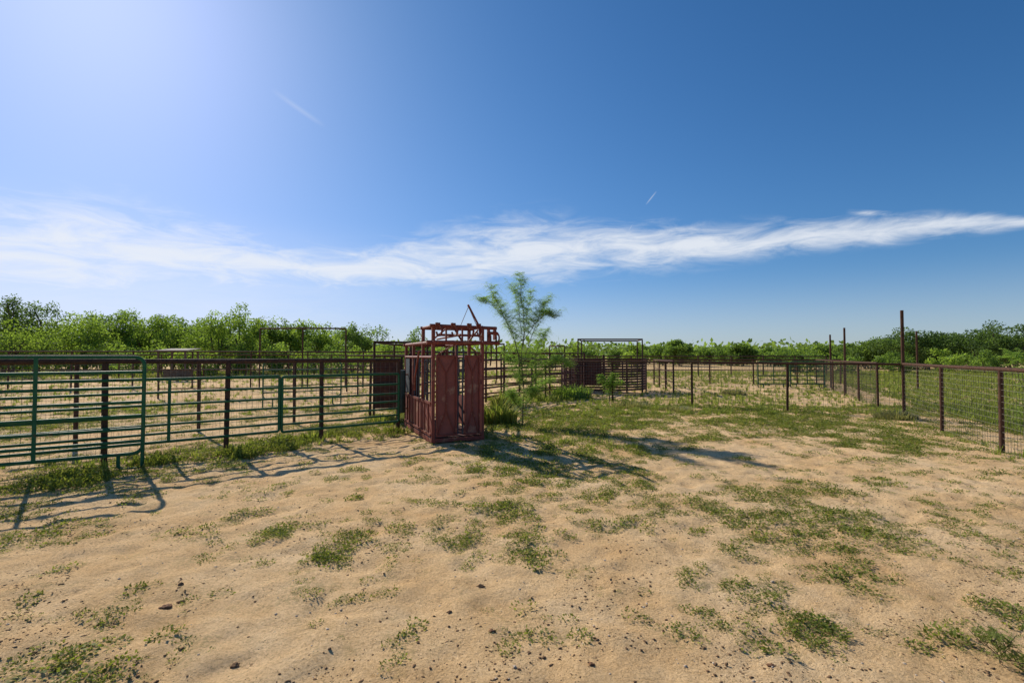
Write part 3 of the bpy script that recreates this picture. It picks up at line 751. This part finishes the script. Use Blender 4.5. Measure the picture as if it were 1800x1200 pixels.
# ------------------------------------------------------------ feathery young tree
def feathery(name, label, x0, y0, stems, frond_len, nfr, mt='frond', leaf=.035, trunk_r=.028, droop=.5, ntw=3, t0_=.25, nk=12, lw=.3, up=1.1, tws=1.0):
    root = thing(name, label, 'tree' if frond_len > .15 else 'plant', (x0, y0, 0))
    m = MB(); twigs = []
    for st in stems:
        pts = [Vector(p)+Vector((x0, y0, 0)) for p in st]
        fine = []
        for i in range(len(pts)-1):
            for k_ in range(4): fine.append(pts[i].lerp(pts[i+1], k_/4)+Vector((random.uniform(-.012, .012), random.uniform(-.012, .012), 0)))
        fine.append(pts[-1])
        m.tube(fine, trunk_r if st is stems[0] else trunk_r*.5, 7, .003)
        nn = len(fine)
        for i in range(int(nn*t0_), nn):
            tt = i/nn
            for _ in range(ntw):
                a_ = random.uniform(0, 6.28); ln = (1-tt*.5)*random.uniform(.25, .65)*.6*(1 if frond_len > .15 else .3)*tws
                e = fine[i]+Vector((math.cos(a_)*ln*.75, math.sin(a_)*ln*.75, ln*.8))
                m.tube([fine[i], fine[i].lerp(e, .5)+Vector((0, 0, -.02*ln)), e], .0028, 5, .0012)
                twigs.append((fine[i], e))
        twigs.append((fine[-3], fine[-1]))
    m.build('trunk', 'young_bark', root)
    cen, dirs, nor, ln_, wd_, ti = [], [], [], [], [], []
    for tw in twigs:
        for _ in range(nfr):
            b0 = tw[0].lerp(tw[1], random.uniform(.15, 1)); a_ = random.uniform(0, 6.28)
            fd = Vector((math.cos(a_), math.sin(a_), random.uniform(0, up))).normalized(); fl = frond_len*random.uniform(.5, 1.3)
            t0 = random.random(); sd = fd.cross(Vector((0, 0, 1))).normalized()
            for k_ in range(nk):
                s = k_/(nk-1); p = b0+fd*fl*s+Vector((0, 0, -droop*fl*s*s))
                for sg in (-1, 1):
                    dv = (sd*sg*.8+fd*.7+Vector((0, 0, random.uniform(-.5, .2)))).normalized()
                    cen.append(p); dirs.append(dv); nor.append((random.gauss(0, .6), random.gauss(0, .6), 1)); ln_.append(leaf*(1.15-s*.5)); wd_.append(leaf*lw); ti.append(min(1, max(0, t0*.7+random.uniform(0, .3))))
            cen.append(b0); dirs.append((fd+Vector((0, 0, -droop*.5))).normalized()); nor.append((0, 0, 1)); ln_.append(fl*.95); wd_.append(.005); ti.append(.4)
    v, f = leafquads(np.array([list(c_) for c_ in cen]), np.array([list(c_) for c_ in dirs]), np.array(nor), np.array(ln_), np.array(wd_))
    npmesh('foliage', v, f, mt, np.repeat(ti, 4), root)
tx, ty = g(918, 748)
kx = ty/F
def S(px, py, dy=0): return ((px-918)*kx, dy, (748-py)*kx)
random.seed(12)
feathery('young_tree', 'slender young tree with feathery green fronds growing beside the chute', tx, ty, [
    [(0, 0, -.05), S(921, 690), S(917, 630), S(922, 570), S(916, 520), S(914, 488)],
    [S(917, 650), S(905, 600, .1), S(888, 560, .2), S(865, 535, .25), S(842, 528, .3)],
    [S(917, 640), S(900, 585, -.15), S(880, 545, -.3), S(864, 514, -.35)],
    [S(919, 640), S(935, 590, .1), S(950, 550, .15), S(964, 528, .2)],
    [S(920, 700), S(935, 672, -.1), S(955, 650, -.2), S(978, 636, -.2), S(1000, 646, -.2)],
    [S(920, 710), S(940, 690, .15), S(970, 672, .3)],
    [S(919, 690), S(905, 660, .2), S(892, 630, .3)],
    [S(921, 600), S(940, 570, -.15), S(958, 555, -.3), S(974, 562, -.35)],
    [S(919, 610), S(926, 560, .2), S(934, 515, .3)],
    [S(918, 590), S(912, 545, .1), S(903, 505, .2)],
    [S(919, 720), S(932, 700, -.2), S(944, 690, -.35)],
    [S(919, 725), S(905, 705, -.2), S(898, 690, -.3)],
    [S(919, 680), S(938, 640, .1), S(950, 605, .2), S(960, 585, .3)],
], .19, 8, leaf=.046, ntw=4, nk=8, lw=.15, trunk_r=.017, droop=.7, tws=1.1)
sx, sy = g(1071, 706)
random.seed(5)
feathery('sapling', 'small leafy sapling growing alone in front of the maroon tub', sx, sy, [
    [(0, 0, -.03), (0, 0, .4), (.05, 0, .8)], [(0, 0, .25), (.2, .1, .5), (.42, .1, .62)], [(0, 0, .3), (-.2, .05, .6), (-.3, 0, .85)], [(0, 0, .35), (.1, -.1, .7), (.18, -.1, .9)]], .22, 3, leaf=.06, trunk_r=.02, lw=.25)
ex, ey = at(1798, 650, 9.6).x, 9.6
feathery('young_tree', 'feathery mesquite top poking over the right fence at the picture edge', ex, ey, [
    [(0, 0, -.03), (.02, 0, .8), (-.02, 0, 1.5)], [(0, 0, 1.0), (-.15, 0, 1.4), (-.22, 0, 1.65)], [(0, 0, .7), (.25, 0, 1.2), (.4, 0, 1.6)]], .2, 4, leaf=.045, trunk_r=.018, lw=.2)
fx, fy = g(1758, 1165)
feathery('young_plant', 'small fern like plant in the bottom right corner of the sand', fx, fy, [
    [(0, 0, -.01), (-.01, 0, .07), (-.02, 0, .13)], [(0, 0, .02), (.05, .02, .07), (.09, .02, .11)], [(0, 0, .02), (-.03, .05, .08), (-.05, .09, .1)], [(0, 0, .02), (.01, -.04, .04), (.02, -.1, .06)]], .085, 2, 'grass', leaf=.016, trunk_r=.003, ntw=1)

def clump(px, py, w, h, mt, label, nb=120, name='grass_clump', lean=.6, bw=.012, cat='grass clump'):
    x0, y0 = g(px, py)
    Vv, Ff, T = [], [], []
    for i in range(nb):
        a_ = rng.uniform(0, 6.28); r_ = w*.5*math.sqrt(rng.uniform(0, 1)); hh_ = h*rng.uniform(.5, 1)*(1-.4*(r_/(w*.5)))
        b0 = np.array([x0+r_*math.cos(a_), y0+r_*math.sin(a_)*.7, -.03]); an = a_+rng.normal(0, .7)
        dr_ = np.array([math.cos(an), math.sin(an), 0])*lean*hh_*rng.uniform(.2, 1); sd = np.array([-math.sin(an), math.cos(an), 0])*bw
        p1 = b0+dr_*.35+np.array([0, 0, hh_*.65]); p2 = b0+dr_+np.array([0, 0, hh_])
        k_ = len(Vv); Vv += [b0-sd, b0+sd, p1+sd*.8, p1-sd*.8, p2+sd*.1, p2-sd*.1]
        Ff += [[k_, k_+1, k_+2, k_+3], [k_+3, k_+2, k_+4, k_+5]]; T += [rng.uniform(0, 1)]*6
    o = npmesh(name, np.array(Vv), np.array(Ff), mt, np.array(T), loc=(x0, y0, 0)); tag(o, label, cat)
clump(876, 742, .9, .75, 'grass', 'tall green grass clump against the right side of the chute', 500)
clump(890, 715, 1.0, .7, 'grass', 'tall grass behind the feathery young tree base', 500)
clump(1005, 700, 1.5, .75, 'tree_light', 'high weedy mound left of the maroon tub', 500, bw=.02)
clump(960, 705, 1.2, .45, 'grass', 'grass clump between the young tree and the weedy mound', 300)
clump(1110, 716, 1.2, .32, 'dryplant', 'pale bushy grass clump right of the small sapling', 400)
clump(1190, 722, 1.1, .25, 'dryplant', 'low dry grass clump left of the first cross fence post', 400)
clump(1575, 736, 1.1, .33, 'dryplant', 'dry grey green bush at the foot of the tall corner post', 600)
clump(1290, 694, 1.0, .4, 'dryplant', 'dry brush behind the cross fence, left of its second post', 300, bw=.02)
clump(672, 742, .8, .32, 'grass', 'green grass tuft at the fence end left of the chute', 260)
clump(548, 772, .5, .28, 'grass', 'green tuft under the fence, left of the fence end tuft', 200)
def weedclump(px, py, w, label, nk=26, smin=.035, smax=.065, zf=1.0):
    x0, y0 = g(px, py); r_ = w*.5*np.sqrt(rng.uniform(0, 1, nk)); a_ = rng.uniform(0, 6.28, nk)
    X_ = x0+r_*np.cos(a_); Y_ = y0+r_*np.sin(a_); s_ = rng.uniform(smin, smax, nk)
    v, f, t = scatter(weeds, np.stack([X_, Y_, height(X_, Y_)], 1), s_, s_*rng.uniform(.8, 1.4, nk)*zf)
    tag(npmesh('weed_clump', v, f, 'weed', t, loc=(x0, y0, 0)), label, 'weed')
weedclump(430, 800, .65, 'bushy leafy weed at the foot of the near fence middle post', 60, .06, .12, 2.4)
weedclump(270, 815, .6, 'bushy leafy weed right of the round cornered green panel', 55, .06, .12, 2.2)
weedclump(120, 850, .8, 'wide bushy weed in front of the green panel at left', 80, .06, .13, 2.0)
weedclump(500, 790, .5, 'bushy weed between the two right hand posts of the near left fence', 45, .05, .11, 2.0)
for px, py, lab in ((585, 975, 'low weed clump in open sand left of middle'), (1425, 1112, 'low weed clump in the lower right sand'), (490, 940, 'low weed clump left of the open sand weed pair'), (805, 948, 'low weed clump straight below the chute')):
    weedclump(px, py, .34, lab)

# ------------------------------------------------------------ light and sky
SAZ, SEL = -42, 33
sun = bpy.data.lights.new('sun', 'SUN'); sun.energy = 4.9; sun.angle = R(.55); sun.color = (1, .93, .81)
so = bpy.data.objects.new('sun', sun); C.objects.link(so)
Sd = Vector((math.sin(R(SAZ))*math.cos(R(SEL)), math.cos(R(SAZ))*math.cos(R(SEL)), math.sin(R(SEL))))
so.rotation_euler = Sd.to_track_quat('Z', 'Y').to_euler()
w = bpy.data.worlds.new('World'); bpy.context.scene.world = w; w.use_nodes = True
nt = w.node_tree; N = nt.nodes; L = nt.links; bg = N['Background']; bg.inputs['Strength'].default_value = .15
sky = N.new('ShaderNodeTexSky'); sky.sky_type = 'NISHITA'; sky.sun_disc = False
sky.sun_elevation = R(SEL); sky.sun_rotation = R(SAZ); sky.air_density = 1.0; sky.dust_density = .6; sky.ozone_density = 3.5
def math_(op, a_, b_=None, c_=None):
    n_ = N.new('ShaderNodeMath'); n_.operation = op
    for i, q in enumerate((a_, b_, c_)):
        if q is None: continue
        if isinstance(q, (int, float)): n_.inputs[i].default_value = q
        else: L.new(q, n_.inputs[i])
    return n_.outputs[0]
def mrange(v_, a_, b_, c_=0, d_=1):
    n_ = N.new('ShaderNodeMapRange'); n_.interpolation_type = 'SMOOTHSTEP'; L.new(v_, n_.inputs[0])
    for i, q in enumerate((a_, b_, c_, d_)): n_.inputs[i+1].default_value = q
    return n_.outputs[0]
tc = N.new('ShaderNodeTexCoord'); sp = N.new('ShaderNodeSeparateXYZ'); L.new(tc.outputs['Generated'], sp.inputs[0])
az = math_('ARCTAN2', sp.outputs['X'], sp.outputs['Y']); el = math_('ARCSINE', sp.outputs['Z'])
u = math_('MULTIPLY_ADD', az, 1/1.7, .5)
u = math_('MINIMUM', math_('MAXIMUM', u, 0.0), 1.0)
tbl = [(0,438,90),(150,442,82),(300,450,66),(450,464,46),(600,472,36),(750,463,46),(900,443,54),(1050,438,42),(1300,425,30),(1500,408,24),(1700,392,17),(1800,388,10)]
def curve(vals):
    fc = N.new('ShaderNodeFloatCurve'); L.new(u, fc.inputs['Value']); cm = fc.mapping.curves[0]
    cm.points[0].location = vals[0]; cm.points[1].location = vals[-1]
    for p_ in vals[1:-1]: cm.points.new(*p_)
    fc.mapping.update(); return fc.outputs['Value']
cv_, th_ = [], []
for px, py, hw in tbl:
    a_ = math.atan((px-900)/850); e_ = math.atan((625-py)*math.cos(a_)/850); t_ = hw*math.cos(a_)/850
    cv_.append((a_/1.7+.5, e_/.4)); th_.append((a_/1.7+.5, t_/.1))
cen_ = math_('MULTIPLY', curve(cv_), .4); thk = math_('MAXIMUM', math_('MULTIPLY', curve(th_), .1), .002)
cmb = N.new('ShaderNodeCombineXYZ'); L.new(math_('MULTIPLY', az, 5.0), cmb.inputs[0]); L.new(math_('MULTIPLY', el, 22.0), cmb.inputs[1])
def wn(scale, det, rg, dist):
    n_ = N.new('ShaderNodeTexNoise'); n_.inputs['Scale'].default_value = scale; n_.inputs['Detail'].default_value = det; n_.inputs['Roughness'].default_value = rg; n_.inputs['Distortion'].default_value = dist
    L.new(cmb.outputs[0], n_.inputs['Vector']); return n_.outputs['Fac']
n1 = wn(1.7, 12, .64, .7)
dist_ = math_('DIVIDE', math_('ABSOLUTE', math_('SUBTRACT', el, cen_)), thk)
body = math_('SUBTRACT', 1.0, dist_)
val = math_('ADD', math_('MULTIPLY', body, .75), math_('MULTIPLY', math_('SUBTRACT', n1, .44), 2.6))
mask = math_('MULTIPLY', math_('MULTIPLY', mrange(val, -.3, 1.2), mrange(body, -.9, .5)), .85)
veil = math_('MULTIPLY', math_('MULTIPLY', mrange(az, .2, -.7), mrange(el, .27, .12)), math_('MULTIPLY_ADD', n1, .4, .15))
hor = math_('MULTIPLY', mrange(el, .17, -.02), .32)
mask = math_('MAXIMUM', mask, veil); mask = math_('MAXIMUM', mask, hor)
def streak(p0, p1, w_, amt):
    q = []
    for px, py in (p0, p1):
        a_ = math.atan((px-900)/850); q.append((a_, math.atan((625-py)*math.cos(a_)/850)))
    (ax, ay), (bx, by) = q; ln = math.hypot(bx-ax, by-ay); ux, uy = (bx-ax)/ln, (by-ay)/ln
    dx = math_('SUBTRACT', az, ax); dy = math_('SUBTRACT', el, ay)
    t_ = math_('MULTIPLY', math_('ADD', math_('MULTIPLY', dx, ux), math_('MULTIPLY', dy, uy)), 1/ln)
    ds = math_('ABSOLUTE', math_('SUBTRACT', math_('MULTIPLY', dx, uy), math_('MULTIPLY', dy, ux)))
    m_ = math_('MAXIMUM', math_('SUBTRACT', 1.0, math_('MULTIPLY', ds, 1/w_)), 0.0)
    e_ = math_('MAXIMUM', math_('MULTIPLY', math_('MULTIPLY', t_, math_('SUBTRACT', 1.0, t_)), 4.0), 0.0)
    return math_('MULTIPLY', math_('MULTIPLY', m_, e_), amt)
for args in (((1137, 358), (1157, 333), .0018, .35), ((470, 150), (568, 218), .006, .16), ((1103, 410), (1114, 392), .002, .4)):
    mask = math_('MAXIMUM', mask, streak(*args))
mask = math_('MAXIMUM', mask, math_('MULTIPLY', streak((1490, 371), (1595, 377), .007, .9), math_('MAXIMUM', math_('MULTIPLY_ADD', n1, 3.0, -1.2), 0.0)))
mask = math_('MINIMUM', mask, .85)
def vm(op, a_, b_):
    n_ = N.new('ShaderNodeVectorMath'); n_.operation = op
    for i, q in enumerate((a_, b_)):
        if isinstance(q, tuple): n_.inputs[i].default_value = q
        else: L.new(q, n_.inputs[i])
    return n_.outputs[0]
gain = vm('MULTIPLY', sky.outputs[0], (.85, 1.0, 1.2))
tm = vm('DIVIDE', gain, vm('ADD', vm('MULTIPLY', gain, (.145, .125, .085)), (1, 1, 1)))
s3 = N.new('ShaderNodeSeparateXYZ'); L.new(tm, s3.inputs[0]); c3 = N.new('ShaderNodeCombineXYZ')
for i, (pw, sc_) in enumerate(((1.68, .37), (1.42, .52), (1.48, .46))):
    L.new(math_('MULTIPLY', math_('POWER', s3.outputs[i], pw), sc_), c3.inputs[i])
mx = N.new('ShaderNodeMix'); mx.data_type = 'RGBA'; L.new(mask, mx.inputs[0]); L.new(c3.outputs[0], mx.inputs[6]); mx.inputs[7].default_value = (5.7, 5.9, 6.2, 1)
L.new(mx.outputs[2], bg.inputs['Color'])

cam = bpy.data.cameras.new('camera'); co = bpy.data.objects.new('camera', cam); C.objects.link(co)
co.location = (0, 0, H); co.rotation_euler = (R(90)+PITCH, 0, 0); cam.lens = 17.0; cam.sensor_width = 36; cam.clip_end = 6000; cam.clip_start = .05
s = bpy.context.scene; s.camera = co
s.view_settings.view_transform = 'Standard'; s.view_settings.look = 'None'; s.view_settings.exposure = 0
